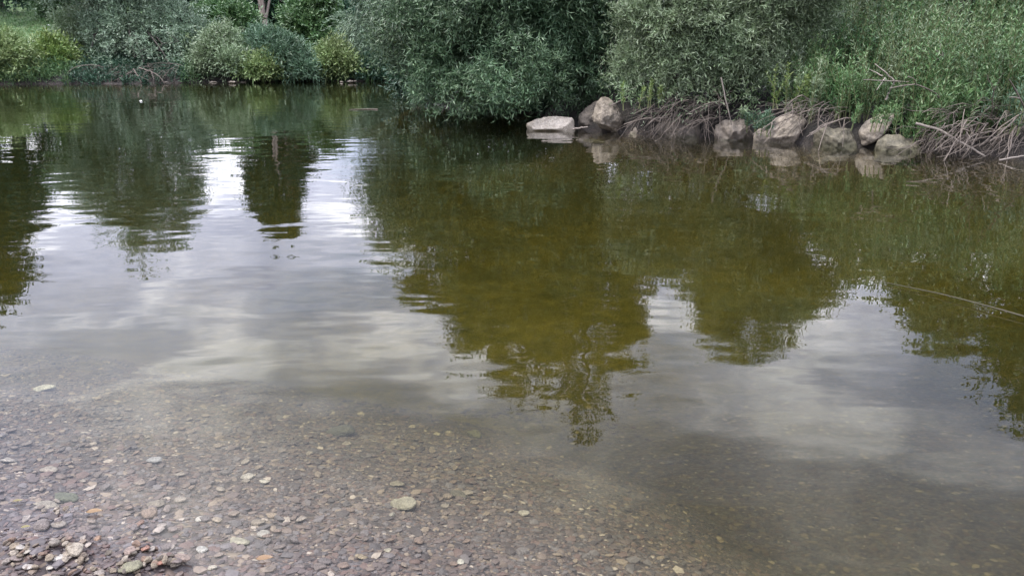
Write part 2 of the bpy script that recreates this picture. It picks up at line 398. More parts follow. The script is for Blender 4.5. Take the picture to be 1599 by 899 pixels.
def tree(name, label, cat, base, blobs, lm, n, seed, slen=.5, K=9, ll=.1, lw=.022, bias=.1, droop=.15, trunk=.12, bark=BARK, stems=1, group=None,
         crown='crown', splay=.75, clump=.22, zmin=.04, limbs=True, out_w=1.0, trunkname='trunk'):
    rng = np.random.default_rng(seed)
    bz = zg(base[0], base[1]) if len(base) == 2 else base[2]
    org = np.array([base[0], base[1], bz])
    t = empty(name, org, label, cat, group)
    inner = [(b[0], b[1], b[2], max(b[3] - slen * .8, b[3] * .45), *b[4:]) for b in blobs]
    sat = []
    for b in inner:
        for _ in range(3):
            u = nrm(rng.normal(0, 1, 3)); f = rng.uniform(.85, 1.25) * b[3]
            sat.append((b[0] + u[0] * f, b[1] + u[1] * f, max(b[2] + u[2] * f, .12), b[3] * rng.uniform(.22, .45), *b[4:]))
    inner += sat
    v, q = foliage(inner, n, rng, slen, K, ll, lw, bias, droop, splay, clump, zmin, out_w=out_w)
    mesh_obj(crown, v, q, LM[lm], t, False, org)
    c = np.array([b[:3] for b in blobs]); r = np.array([b[3] for b in blobs])
    top = c[np.argmax(c[:, 2])]
    if stems == 1:
        mid = org * .45 + top * .55
        trunk_pts = curve(org - [0, 0, .25], org * .28 + top * .72, rng.normal(0, .12, 3), 9, rng, .03)
        mb = MB(); mb.tube(trunk_pts, np.linspace(trunk, .015, 9), 8); mb.build(trunkname, bark, t, True, org)
    order = rng.permutation(len(blobs))[:14]
    for k in order:
        if stems == 1:
            f = rng.uniform(.12, .6); a = trunk_pts[int(f * 8)]; rad = trunk * .45
        else:
            a = org + np.array([rng.normal(0, .15), rng.normal(0, .1), -.1]); rad = trunk * .5
        e = c[k] + rng.normal(0, .25, 3) * r[k]
        mb = MB(); pts = curve(a, e, np.array([0, 0, .10]) * np.linalg.norm(e - a) + rng.normal(0, .05, 3), 8, rng, .02)
        mb.tube(pts, np.linspace(rad, .008, 8), 5)
        for _ in range(9):                                              # side twigs on the limb
            j = rng.integers(3, 8); e2 = pts[j] + nrm(rng.normal(0, 1, 3)) * r[k] * rng.uniform(.5, 1.0)
            if e2[2] < .06: continue
            mb.tube(curve(pts[j], e2, rng.normal(0, .04, 3), 5), np.linspace(.010, .003, 5) * (1 + trunk * 2), 4)
        mb.build('limb' if stems == 1 else 'stem', bark, t, True, org)
    return t

def far(name, label, blobs, lm, n, seed, Yb, pxb, cat='bush', **kw):
    p = at_y(pxb, 120, Yb)
    a = dict(slen=.55, K=9, ll=.15, lw=.045, trunk=.10, stems=4, crown='foliage', bias=.25, droop=.1)
    if cat == 'tree': a.update(stems=1, crown='crown', trunk=.2)
    a.update(kw)
    return tree(name, label, cat, (p[0], Yb), blobs, LMK.get(lm, lm), n, seed, **a)
LMK = {}
# --- the big dark willow in the middle
T1 = [B(680, 105, 14.3, 55), B(662, 145, 14.0, 24), B(725, 140, 13.7, 45), B(790, 105, 13.4, 65), B(850, 120, 13.7, 55), B(915, 105, 14.3, 55),
      B(715, 30, 15, 70), B(790, 20, 14.6, 85), B(880, 20, 14.8, 85), B(950, 60, 14.8, 55), B(672, 166, 13.9, 18), B(765, 158, 13.6, 22), B(830, 155, 13.9, 22), B(905, 150, 14.3, 24), B(725, 168, 14.0, 16),
      RB(660, 330, 15, 75), RB(760, 380, 14.5, 90), RB(860, 380, 14.5, 90), RB(955, 400, 14.6, 65), RB(680, 440, 14.8, 55), RB(770, 480, 14.5, 70),
      RB(860, 500, 14.4, 75), RB(945, 510, 14.5, 62), RB(730, 530, 14.5, 40), RB(800, 570, 14.4, 45), RB(915, 605, 14.4, 45), RB(870, 580, 14.4, 40), RB(985, 590, 14.4, 34), RB(640, 430, 14.8, 35), RB(990, 500, 14.5, 38), RB(995, 420, 14.6, 40), RB(915, 635, 14.4, 28), RB(800, 600, 14.4, 30),
      B(660, 172, 13.8, 13), B(695, 174, 13.7, 15), B(745, 172, 13.6, 16), B(790, 168, 13.6, 16), B(650, 122, 14.3, 18), B(860, 165, 14.3, 18)]
T1 += [B(px, 120, 16.2, 45) for px in (680, 740, 800, 860, 920)] + [B(px, 80, 16.4, 45) for px in (690, 760, 830, 900)] + [RB(915, 655, 14.4, 28), RB(860, 622, 14.4, 32), RB(812, 628, 14.4, 26), RB(945, 640, 14.4, 24)]
tree('willow_tree', 'big dark green willow overhanging the water, left of the boulders', 'tree', (1.35, 15.0), T1, 'dark', 30000, 1,
     slen=.24, K=9, ll=.115, lw=.0225, bias=.12, droop=.30, splay=.85, trunk=.20)
# --- weeping willow behind it on the far bank
T2 = [B(560, 40, 28.5, 40), B(600, 70, 28.5, 45), B(645, 45, 28, 45), B(575, 105, 28, 24), B(690, 80, 28.5, 50), B(620, 20, 28.5, 55), B(555, 85, 29, 30), B(700, 20, 29, 60),
      RB(585, 320, 28.5, 30), RB(620, 300, 28.5, 60), RB(660, 330, 28.5, 60), RB(610, 390, 28.5, 35)]
far('shade_fill_bush', 'dark bush added to darken the hollow under the boughs of the big dark willow', [B(680, 140, 17.5, 30), B(740, 140, 17.3, 34), B(800, 145, 16.8, 34), B(860, 150, 16.2, 32), B(920, 150, 15.6, 30), B(640, 120, 18.2, 30), B(770, 165, 16.6, 16), B(840, 170, 16, 16), B(700, 160, 17, 14)], 'deep', 3200, 29, 17.2, 790, ll=.12, lw=.045, slen=.4)  # added bush: blocks the sky behind and darkens the hollow by leaf colour
tree('willow_tree', 'pale grey weeping willow with hanging foliage across the river, behind the big dark willow', 'tree', (-3.8, 29.2), T2, 'grey', 6500, 2,
     slen=1.0, K=16, ll=.17, lw=.036, bias=-.9, droop=.5, trunk=.25, splay=.45, clump=.28)
# --- silvery willow bush over the rocks
T3 = [B(985, 95, 12.9, 45), B(1000, 40, 13, 55), B(1060, 30, 12.9, 70), B(1120, 50, 12.8, 70), B(1180, 40, 12.8, 65), B(1060, 100, 12.6, 50), B(1130, 105, 12.6, 45), B(1235, 30, 13, 55), B(990, 135, 12.5, 28), B(1040, 145, 12.4, 24),
      B(1190, 95, 12.8, 40), B(965, 118, 12.9, 20), B(1090, 140, 12.4, 20), B(1000, 160, 12.5, 14), B(1060, 158, 12.3, 14), B(1110, 155, 12.2, 16), B(1165, 150, 12.2, 20), B(1210, 130, 12.4, 24), B(975, 145, 12.8, 14), B(1150, 170, 12.0, 9), RB(1080, 410, 13, 55), RB(1150, 430, 13, 75), RB(1210, 440, 13, 70), RB(1130, 505, 13, 48), RB(1215, 510, 13, 42), RB(1265, 440, 13, 50), RB(1170, 535, 13, 35)] + [B(px, 110, 14.2, 45) for px in (1000, 1070, 1140, 1210)] + [B(1275, 50, 13.2, 48), B(1290, 95, 12.9, 30), B(1250, 110, 12.6, 28)]
tree('willow_bush', 'silvery green willow bush above the boulders, right of the big dark willow', 'bush', (3.6, 13.4), T3, 'silver', 22000, 3,
     slen=.32, K=10, ll=.09, lw=.016, bias=.25, droop=.1, trunk=.09, stems=5, splay=.8, crown='foliage', bark=BARK)

# --- far bank, left to right
far('riverside_bush', 'yellow green bush on the far bank, cut by the left edge of the photo', [B(0, 80, 26, 34), B(-28, 72, 26.5, 38), B(25, 95, 25.8, 32), B(-30, 105, 26, 30), B(45, 108, 25.8, 18), B(0, 118, 25.7, 14)], 'yellow', 3000, 11, 26.2, 0, bias=.5)
far('shade_fill_bush', 'dark bush added to darken the hollow under the large grey green willow', [B(160, 100, 28.6, 22), B(200, 98, 28.8, 26), B(245, 98, 28.8, 26), B(285, 102, 28.4, 18)], 'deep', 2200, 30, 28.8, 215)  # added bush, its dark leaf colour stands in for the hollow's shade
far('riverside_bush', 'small lime coloured bush below the grassy slope, beside the dead branches', [B(80, 84, 26.8, 24), B(70, 100, 26.5, 18), B(100, 95, 26.8, 18)], 'lime', 1000, 12, 26.8, 82)
far('willow_bush', 'thin olive willow in front of the grassy slope, left of the grey willow', [B(108, 48, 29.5, 30), B(130, 70, 29, 28), B(88, 62, 30, 14), B(135, 30, 29.5, 32)], 'silver', 1500, 13, 29.6, 110, ll=.13, lw=.034)
far('willow_tree', 'large grey green willow leaning over the dark hollow on the far bank', [B(165, 50, 28.3, 50), B(215, 40, 28, 60), B(270, 45, 28, 55), B(240, 75, 27.5, 32), B(190, 80, 27.6, 26), B(290, 85, 27.6, 32), B(315, 50, 28.2, 35), B(150, 15, 28.6, 45), B(285, 105, 26.8, 18), B(165, 84, 26.7, 22), B(145, 92, 27.2, 20), B(255, 82, 26.7, 24), B(210, 80, 26.5, 26), B(235, 70, 26.3, 26), B(300, 112, 26.8, 14), B(150, 104, 26.5, 14), B(175, 98, 26.2, 14), B(225, 96, 26.1, 14), B(265, 100, 26.2, 14), B(190, 65, 26.4, 28), B(270, 65, 26.6, 26),
     RB(140, 280, 28.5, 50), RB(200, 290, 28.3, 65), RB(265, 280, 28.3, 60), RB(200, 350, 28.3, 48), RB(255, 345, 28.3, 50), RB(215, 395, 28.3, 32), RB(290, 350, 28.3, 28), RB(120, 280, 28.8, 40)], 'grey', 7500, 14, 28.6, 215, 'tree', ll=.14, lw=.040)
far('willow_bush', 'pale feathery willow bush at the water right of the grey willow', [B(340, 80, 27, 32), B(320, 100, 26.8, 26), B(365, 100, 26.6, 24), B(350, 60, 27.3, 22), B(385, 108, 26.6, 14)], 'silver', 2300, 15, 27.3, 345, bias=.6, ll=.13, lw=.036)
far('riverside_bush', 'low bush of yellowish shoots between the feathery willow and the blue green bush', [B(415, 108, 26.5, 20), B(395, 112, 26.5, 13), B(435, 112, 26.5, 13)], 'yellow', 900, 16, 26.9, 415, bias=.7)
far('riverside_bush', 'rounded blue green bush reaching down to the water on the far bank', [B(425, 78, 27.2, 26), B(450, 92, 26.9, 30), B(475, 108, 26.6, 20), B(410, 68, 27.4, 18), B(455, 112, 26.6, 14)], 'blue', 2600, 17, 27.2, 452, ll=.2, lw=.04, bias=.1)
far('riverside_bush', 'small bright yellow green bush standing alone before the weeping willow', [B(525, 95, 27.2, 22), B(512, 108, 27, 14), B(543, 108, 27, 14), B(525, 82, 27.3, 12)], 'yellow', 1200, 18, 27.3, 526, bias=.6)
far('riverside_bush', 'bush at the water under the weeping willow, leaves darkened to imitate shade', [B(575, 108, 27.4, 20), B(595, 112, 27.5, 20), B(620, 112, 27.5, 22), B(640, 120, 27.5, 16)], 'deep', 1800, 28, 27.8, 585)  # deep leaf colour puts the shade of the dark gap into this bush
far('leafy_tree', 'mid green leafy tree behind the feathery willow bush', [B(375, 35, 32, 35), B(350, 25, 32.5, 30), B(385, 60, 31.5, 22), B(345, 55, 31.5, 18), RB(345, 195, 33, 25), RB(372, 205, 33, 22)], 'mid', 2300, 19, 32.5, 372, 'tree', ll=.18, lw=.08, trunk=.14)
far('leafy_tree', 'tall tree with a bare brown trunk rising above the blue green bush', [B(466, -4, 38, 24), B(388, -14, 38.5, 20), RB(430, 300, 38, 42), RB(440, 345, 38, 34), RB(415, 255, 38, 40), RB(455, 250, 38, 40), RB(435, 200, 38, 40)], 'deep', 4200, 20, 36, 421, 'tree', ll=.2, lw=.09, bark=PALEBARK, trunk=.17)
far('leafy_tree', 'dense green tree right of the bare brown trunk', [B(480, 40, 33.5, 36), B(500, 65, 33, 28), B(468, 66, 33, 20), B(500, 15, 34, 34), RB(475, 190, 34, 28), RB(505, 200, 34, 22)], 'mid', 2600, 21, 34, 486, 'tree', ll=.18, lw=.08)
far('leafy_tree', 'dark blue green tree at the back, left of the bare brown trunk', [B(390, 20, 42, 30), B(375, -15, 43, 28), B(405, 50, 41, 22), B(330, 0, 43, 30)], 'deep', 1800, 22, 43, 388, 'tree', ll=.2, lw=.09)
far('leafy_tree', 'dark tree at the back between the dense green tree and weeping willow', [B(530, 30, 40, 34), B(545, 65, 39, 26), B(520, 0, 41, 28), B(560, 10, 41, 32), RB(520, 215, 41, 20)], 'deep', 2000, 23, 41, 535, 'tree', ll=.2, lw=.09)
far('leafy_tree', 'dark tree on top of the grassy slope at the far left', [B(0, -20, 40, 34), B(40, -12, 41, 28), B(70, -20, 42, 30), RB(-10, 300, 38, 70), RB(35, 290, 38, 45), RB(-5, 400, 37, 65), RB(-40, 340, 37, 70), RB(-15, 460, 36, 45), RB(60, 230, 40, 40), RB(90, 230, 41, 35)], 'deep', 6500, 24, 42, 25, 'tree', ll=.2, lw=.09, trunk=.3)
far('leafy_tree', 'green tree behind the thin olive willow at the slope edge', [B(75, 0, 38, 30), B(110, -10, 37, 36), RB(120, 250, 36, 34), RB(95, 280, 36, 28), RB(150, 255, 36, 34)], 'mid', 2300, 25, 37.5, 105, 'tree', ll=.19, lw=.085)
far('leafy_tree', 'leafy tree in the gap between the grey willow and the trees behind', [B(315, 20, 36, 34), B(290, 5, 36, 34), B(340, 45, 35, 28)], 'deep', 1500, 26, 36.5, 312, 'tree', ll=.18, lw=.08)
rngw = np.random.default_rng(77); wv, wq, off = [], [], 0
wb = [(x, 33 + rngw.normal(0, 1.2), rngw.uniform(.8, 2.6), rngw.uniform(1.0, 1.7)) for x in np.arange(1, 34, .9)]
v, q = foliage(wb, 6500, rngw, .6, 8, .2, .08, zmin=.1)
tag(mesh_obj('sky_block_woods', v, q, LM['deep']), 'dark woods added along the far bank behind the big willow to block the sky', None, None, 'stuff')  # unseen mass, added to keep sky out of the reflections under the willows
# --- right bank: trees whose tops show mirrored, thicket of weeds and bushes below
far('leafy_tree', 'tree at the back of the weed thicket, left one of two', [RB(1475, 505, 14.5, 55), RB(1440, 450, 14.5, 50), RB(1500, 440, 14.5, 55), RB(1400, 420, 14.8, 50), RB(1340, 400, 14.8, 50)], 'silver', 2600, 31, 15.2, 1480, 'tree', ll=.11, lw=.035, slen=.4, trunk=.1)
far('leafy_tree', 'tree at the back of the weed thicket, right one of two', [RB(1620, 580, 14, 75), RB(1590, 500, 14, 65), RB(1680, 540, 14, 80), RB(1560, 470, 14, 45), RB(1620, 440, 14, 70)], 'mid', 4200, 32, 14.8, 1590, 'tree', ll=.11, lw=.04, slen=.4, trunk=.12)

far('leafy_bush', 'green bush at the crest of the bank, behind the weed thicket', [B(1480, 0, 16, 50), B(1560, -5, 16, 60), B(1640, 0, 16, 60), B(1400, 0, 16, 50), B(1330, 0, 15.5, 45), B(1290, -5, 15.5, 45), B(1440, -25, 16.2, 45), B(1520, -30, 16.2, 45), B(1600, -30, 16.2, 45), B(1360, -25, 16, 45)], 'mid', 4200, 33, 16.4, 1500, ll=.11, lw=.035, slen=.4)
def herb(pos, h, n, rng, lean, ll, lw):
    """one bushy plant: n upright stems with leaves"""
    org = pos + np.stack([rng.normal(0, .16, n), rng.normal(0, .16, n), np.zeros(n)], 1)
    d = nrm(np.stack([rng.normal(lean, .22, n), rng.normal(-.12, .2, n), np.ones(n)], 1))
    L = h * rng.uniform(.6, 1.15, n)
    v, q = sprays(org, d, L, 40, ll * .78, lw * .72, rng, .08, .8)
    mb = MB()
    for k in range(n): mb.tube(np.stack([org[k] - [0, 0, .1], org[k] + d[k] * L[k] * .5, org[k] + d[k] * L[k] * .98 - [0, 0, .06 * L[k]]]), [.008, .006, .002], 4)
    return v, q, mb
rng = np.random.default_rng(40)
kinds = [('weed', 'tall green weed in the thicket on the bank above the twig heaps', .10, .026), ('mid', 'deep green weed in the thicket on the bank above the twig heaps', .11, .034),
         ('silver', 'pale grey green weed in the thicket on the bank above the twig heaps', .10, .018)]
for row, (Y0, cnt) in enumerate([(12.3, 9), (13.0, 10), (13.9, 10), (15.0, 10)]):
    for k in range(cnt):
        px = 1240 + (k + rng.uniform(.1, .9)) * 420 / cnt
        Yk = Y0 - (px - 1240) * .0042 + rng.normal(0, .18)
        x = at_y(px, 120, Yk)[0]; p = np.array([x, Yk, zg(x, Yk)])
        lm, lab, ll, lw = kinds[int(rng.choice(3, p=[.38, .42, .20]))]
        t = empty('tall_weed', p, lab, 'weed', f'{lm} weeds on the bank')
        v, q, mb = herb(p, rng.uniform(.8, 1.5) + .12 * row, 30, rng, rng.normal(0, .1), ll, lw)
        mesh_obj('foliage', v, q, LM[lm], t, False, p); mb.build('stems', STEMM, t, True, p)
def special(name, label, cat, px, py, Yk, lm, h, n, ll, lw, seed):
    p = at_y(px, py, Yk); g = zg(p[0], Yk); p[2] = max(g, p[2] - .1)
    r = np.random.default_rng(seed); t = empty(name, p, label, cat)
    v, q, mb = herb(p, h, n, r, 0, ll, lw); mesh_obj('foliage', v, q, LM[lm], t, False, p); mb.build('stems', STEMM, t, True, p)
special('leafy_plant', 'bright green plant with long drooping blades above the tilted pale boulder', 'plant', 1465, 190, 10.9, 'weed', .75, 20, .17, .026, 51)
special('leafy_plant', 'low dark leafy plant growing between the twig heap and the long sloping boulder', 'plant', 1188, 190, 11.75, 'blue', .28, 12, .10, .03, 52)
special('sapling', 'small yellow green sapling above the brown twig heaps', 'sapling', 1228, 150, 12.0, 'lime', .62, 9, .09, .03, 53)
special('leafy_plant', 'cool green feathery plant at the right edge above the dead branches', 'plant', 1592, 185, 10.3, 'blue', .62, 16, .11, .02, 54)
special('sapling', 'yellow green shoot in front of the silvery willow bush, over the twig heap', 'sapling', 1020, 150, 12.0, 'lime', .35, 6, .08, .022, 55)
special('leafy_plant', 'small green tuft at the top of the tilted pale boulder', 'plant', 1352, 182, 11.2, 'weed', .33, 10, .09, .025, 56)

for px, py, Yk, lm, lab, sd in [(1430, 205, 11.05, 'weed', 'grassy weed drooping behind the low mossy boulder', 61), (1395, 172, 11.5, 'mid', 'weed growing over the back of the tilted pale boulder', 62),
                           (1300, 185, 11.9, 'mid', 'weed behind the squat mossy boulder', 63), (1262, 165, 12.1, 'weed', 'weed rising behind the broad slab boulder', 64), (1515, 195, 10.95, 'weed', 'grassy weed above the long bleached branch', 65),
                           (1560, 180, 10.9, 'silver', 'grey green weed above the sprawling driftwood', 66), (1320, 160, 12.0, 'weed', 'weed under the forked bleached branch', 67)]:
    special('tall_weed', lab, 'weed', px, py, Yk, lm, .55, 22, .11, .024, sd)
# --- ground cover that nobody could count
def cover(name, poly_sd, n, rng, box, lm, h, ll, lw, lo, hi, K=6, label=None):
    x = rng.uniform(box[0], box[1], n); y = rng.uniform(box[2], box[3], n)
    d = sdist(x, y, poly_sd); k = (d > lo) & (d < hi) & (vnoise(x * .9, y * .9, 9) + rng.normal(0, .12, n) > (.42 if name == 'bank_grass' else -9)) & ~((poly_sd is FAR) & (name != 'creepers') & (x > -14.4) & (x < -11.0) & (y < 29)); x, y = x[k], y[k]
    z = zfun(x, y); m = len(x)
    dirs = nrm(np.stack([rng.normal(0, .45, m), rng.normal(-.15, .45, m), np.ones(m)], 1))
    v, q = sprays(np.stack([x, y, z - .02], 1), dirs, h * rng.uniform(.4, 1.3, m), K, ll, lw, rng, .12, .7)
    o = mesh_obj(name, v, q, LM[lm]); tag(o, label, None, None, 'stuff')
rng = np.random.default_rng(60)
cover('undergrowth', RIGHT, 9000, rng, (-3, 11, 9, 19), 'mid', .40, .10, .028, .42, 6, label='dense low green undergrowth covering the bank behind the boulders')
cover('bank_weeds', FAR, 9000, rng, (-26, 2, 24, 33), 'mid', .6, .15, .035, .15, 4, label='rough weeds along the far bank')
cover('bank_grass', FAR, 24000, rng, (-26, 2, 24, 29), 'mid', .6, .18, .025, -.05, .8, K=7, label='long pale grass hanging over the far waterline')
DEEPBOX = (-14.6, -10.8, 25, 29)
cover('creepers', FAR, 1700, rng, DEEPBOX, 'deep', .34, .13, .045, -.02, 3.2, K=8, label='dark low creepers added to darken the hollow on the far bank')  # plants added to darken a hollow floor that came out too light
cover('grass', FAR, 16000, rng, (-32, -8, 27, 48), 'weed', .28, .22, .02, 3, 24, K=4, label='mown grass on the slope beyond the far bank')

# ------------------------------------------------------------------ boulders
def ico(sub):
    import bmesh
    bm = bmesh.new(); bmesh.ops.create_icosphere(bm, subdivisions=sub, radius=1)
    v = np.array([x.co[:] for x in bm.verts]); f = np.array([[w.index for w in x.verts] for x in bm.faces]); bm.free(); return v, f
ICO5, ICOF5 = ico(5)
ICO3, ICOF3 = ico(3)
ICO1, ICOF1 = ico(1)
def boulder(label, pts, Yk, thick, m, seed, sharp=64, rough=.02, front=(0, .35), name='boulder', push=.13):
    rng = np.random.default_rng(seed)
    P = np.array([at_y(a, b, Yk) for a, b in pts])[:, [0, 2]]
    P[P[:, 1] < .05, 1] -= push
    c = (P.min(0) + P.max(0)) / 2
    D = (P - c) * 1.05; n = len(D)
    area = sum(D[i][0] * D[(i + 1) % n][1] - D[(i + 1) % n][0] * D[i][1] for i in range(n))
    if area < 0: D = D[::-1]
    pl = []
    for i in range(n):
        a, b = D[i], D[(i + 1) % n]; e = b - a
        nn = np.array([e[1], -e[0]]) / (np.linalg.norm(e) + 1e-9); h = max(float(nn @ a), .02)
        for s in (-1, 1):
            t = R(rng.uniform(14, 42)); pl.append((np.array([nn[0] * math.cos(t), s * math.sin(t), nn[1] * math.cos(t)]), h * math.cos(t)))
    pl.append((nrm(np.array([front[0], -1, front[1]])), thick)); pl.append((nrm(np.array([front[0] + rng.normal(0, .4), -1, front[1] - .5])), thick * 1.08))
    for _ in range(3): pl.append((nrm(np.array([rng.normal(0, .8), -1, rng.normal(.25, .7)])), thick * rng.uniform(.85, 1.05)))
    pl.append((nrm(np.array([rng.normal(0, .2), 1, .2])), thick))
    U = ICO5; acc = np.zeros(len(U))
    for nn, h in pl: acc += np.maximum(U @ nn / h, 0) ** sharp
    r = acc ** (-1.0 / sharp); v = U * r[:, None]
    for _ in range(2 if seed == 1 else 9):               # flat broken faces
        nn = nrm(np.array([rng.normal(0, .7), -1 if rng.uniform() < .8 else 1, rng.normal(.15, .7)])); dd = v @ nn; h = dd.max() * rng.uniform(.74, .93)
        v = v - nn[None] * (np.maximum(dd - h, 0) * .97)[:, None]
    size = float(np.ptp(D[:, 0]))
    off = np.array([mnoise.fractal(Vector(p * (3.0 / max(size, .3)) + seed * 7.3), .9, 2.1, 5) for p in v])
    fine = np.array([mnoise.noise(Vector(p * 22 + seed)) for p in v])
    crack = np.array([mnoise.ridged_multi_fractal(Vector(p * (5.0 / max(size, .3)) + seed * 3.1), .9, 2.2, 4, 1.0, 2.0) for p in v])
    v = v + U * (off * rough * 1.8 + fine * .004 - np.clip(crack - 1.1, 0, 2) * .018)[:, None]
    loc = np.array([c[0], Yk, c[1]])
    o = mesh_obj(name, v, ICOF5, m, None, True); o.location = loc
    return tag(o, label, 'boulder')
PALE = stone_mat('pale_boulder', (.34, .295, .24), (.55, .485, .405), (.19, .165, .13), moss=(.04, (.075, .078, .034)))
GREYB = stone_mat('grey_boulder', (.115, .096, .075), (.26, .222, .176), (.05, .046, .036), moss=(.04, (.06, .06, .03)))
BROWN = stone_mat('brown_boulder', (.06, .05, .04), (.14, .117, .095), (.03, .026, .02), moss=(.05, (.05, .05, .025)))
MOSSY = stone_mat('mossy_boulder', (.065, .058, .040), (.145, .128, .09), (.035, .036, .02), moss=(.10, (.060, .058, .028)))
ROCKS = [
 ('pale flat slab lying at the water, leftmost of the boulders', [(818, 199), (822, 194), (838, 187), (850, 184), (870, 182), (893, 184), (897, 190), (896, 208), (870, 208), (835, 205)], 13.35, .32, PALE, 1, .02, (0, .25)),
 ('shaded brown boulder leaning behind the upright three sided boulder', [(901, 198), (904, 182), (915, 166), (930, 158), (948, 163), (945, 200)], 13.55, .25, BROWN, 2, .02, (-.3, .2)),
 ('upright three sided grey boulder with a pointed top', [(920, 192), (925, 178), (932, 160), (943, 151), (952, 154), (967, 172), (973, 190), (958, 203), (938, 199)], 13.0, .24, GREYB, 3, .015, (.1, .3)),
 ('low brown boulder with a long sloping side, right of the upright boulder', [(950, 214), (962, 206), (976, 198), (986, 184), (998, 179), (1012, 186), (1020, 214)], 12.9, .30, GREYB, 4, .02, (0, .5)),
 ('small mossy stone under the upright boulder at the water', [(903, 212), (910, 206), (930, 204), (948, 208), (952, 215), (925, 217)], 12.85, .16, MOSSY, 5, .02, (0, .6)),
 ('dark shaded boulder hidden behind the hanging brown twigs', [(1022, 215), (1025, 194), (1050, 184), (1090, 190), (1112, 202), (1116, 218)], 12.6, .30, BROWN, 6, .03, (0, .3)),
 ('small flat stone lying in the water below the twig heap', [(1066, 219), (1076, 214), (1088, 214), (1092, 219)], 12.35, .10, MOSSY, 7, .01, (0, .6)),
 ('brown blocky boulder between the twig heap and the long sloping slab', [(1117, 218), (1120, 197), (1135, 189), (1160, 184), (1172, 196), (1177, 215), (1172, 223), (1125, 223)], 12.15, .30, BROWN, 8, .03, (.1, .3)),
 ('broad slab boulder with a pale top and dark undercut face', [(1177, 207), (1186, 200), (1202, 190), (1230, 179), (1255, 187), (1265, 206), (1258, 214), (1240, 222), (1200, 223), (1180, 219)], 11.85, .38, GREYB, 9, .02, (-.1, .9)),
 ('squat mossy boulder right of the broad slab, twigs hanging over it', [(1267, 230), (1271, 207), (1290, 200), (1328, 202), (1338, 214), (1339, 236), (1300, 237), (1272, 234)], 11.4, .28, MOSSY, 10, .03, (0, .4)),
 ('smooth pale boulder tilted on its edge among the weeds', [(1340, 228), (1342, 206), (1350, 192), (1375, 180), (1402, 175), (1413, 186), (1408, 202), (1378, 216), (1365, 226), (1350, 232)], 11.25, .25, GREYB, 11, .012, (-.3, .3)),
 ('low mossy boulder in front of the tilted pale boulder', [(1366, 241), (1371, 221), (1386, 209), (1405, 210), (1422, 220), (1452, 233), (1456, 242), (1400, 245)], 10.95, .26, MOSSY, 12, .025, (.2, .5)),
]
for lab, pts, Yk, th, m, sd, rg, fr in ROCKS: boulder(lab, pts, Yk, th, m, sd, rough=rg, front=fr, push=.05 if sd == 1 else .13)
# small stones along the far waterline
rng = np.random.default_rng(70)
for k in range(30):
    px = 335 + rng.normal(0, 30) if k < 12 else 540 + rng.normal(0, 18) if k < 18 else rng.uniform(0, 260); py = 127.2 + (560 - px) * .004 + rng.uniform(-1.5, 1.2)
    p = on_z(px, py, rng.uniform(-.01, .06)); s = rng.uniform(.02, .10) * rng.uniform(.5, 1)
    v = ICO3 * np.array([s * rng.uniform(.9, 2.4), s * .8, s * rng.uniform(.25, .6)]); v += ICO3 * (np.array([mnoise.noise(Vector(q * 2.2 + k)) for q in ICO3]) * s * .35)[:, None]
    o = mesh_obj('shore_stone', v, ICOF3, BROWN, None, True); o.location = p; o.rotation_euler = (0, 0, rng.uniform(0, 6))
    tag(o, 'small brown stone half hidden along the foot of the far bank', 'stone', 'stones along the far waterline')

# ------------------------------------------------------------------ dead wood
def branch(label, pts, r0, r1, m=BLEACH, name='dead_branch', cat='branch', seed=0, forks=()):
    """pts: (px, py, Y) polyline; forks: further polylines of the same branch"""
    rng = np.random.default_rng(seed); mb = MB()
    def poly(ps, ra, rb):
        P = np.array([at_y(*p) for p in ps]); t = np.linspace(0, len(P) - 1, (len(P) - 1) * 5 + 1)
        Q = np.stack([np.interp(t, np.arange(len(P)), P[:, j]) for j in range(3)], 1); Q[1:-1] += rng.normal(0, r0 * .22, (len(Q) - 2, 3))
        mb.tube(Q, np.linspace(ra, rb, len(Q)), 7)
    poly(pts, r0, r1)
    for f in forks: poly(f, r0 * .65, r1 * .7)
    org = at_y(*pts[0]); o = mb.build(name, m, None, True, org); o.location = org
    return tag(o, label, cat)
branch('long bleached branch slanting from the bank down into the water at the right', [(1430, 193, 10.7), (1468, 203, 10.5), (1505, 225, 10.3), (1538, 244, 10.1)], .020, .012, BLEACH, seed=1)
branch('thick grey branch crossing behind the long bleached branch', [(1605, 196, 10.4), (1565, 213, 10.4), (1535, 224, 10.4), (1498, 238, 10.35)], .022, .014, DEAD, seed=2)
branch('forked bleached dead branch standing in the thicket over the tilted boulder', [(1383, 156, 11.3), (1390, 140, 11.3), (1397, 127, 11.3), (1384, 114, 11.35), (1366, 100, 11.5)], .016, .006, BLEACH, seed=3,
       forks=[[(1397, 127, 11.3), (1420, 127.5, 11.2)], [(1395, 127, 11.3), (1348, 125, 11.1)], [(1382, 122, 11.3), (1369, 141, 11.1)], [(1378, 119, 11.3), (1357, 108, 11.4)]])
branch('thin dead fork high in the weeds, right of the forked bleached branch', [(1474, 106, 11.6), (1472, 90, 11.6), (1466, 62, 11.7)], .013, .004, BLEACH, seed=4, forks=[[(1472, 93, 11.6), (1458, 92, 11.5), (1442, 82, 11.5)], [(1471, 88, 11.6), (1450, 68, 11.7)]])
branch('pale stick leaning upright against the brown blocky boulder', [(1126, 121, 12.0), (1132, 150, 11.95), (1138, 175, 11.9), (1143, 196, 11.9)], .011, .006, BLEACH, name='stick', cat='stick', seed=5)
branch('short stick lying across the gap between the pale slab and the upright boulder', [(894, 202, 12.9), (906, 200, 12.8), (918, 198.5, 12.75)], .018, .012, BLEACH, name='stick', cat='stick', seed=6)
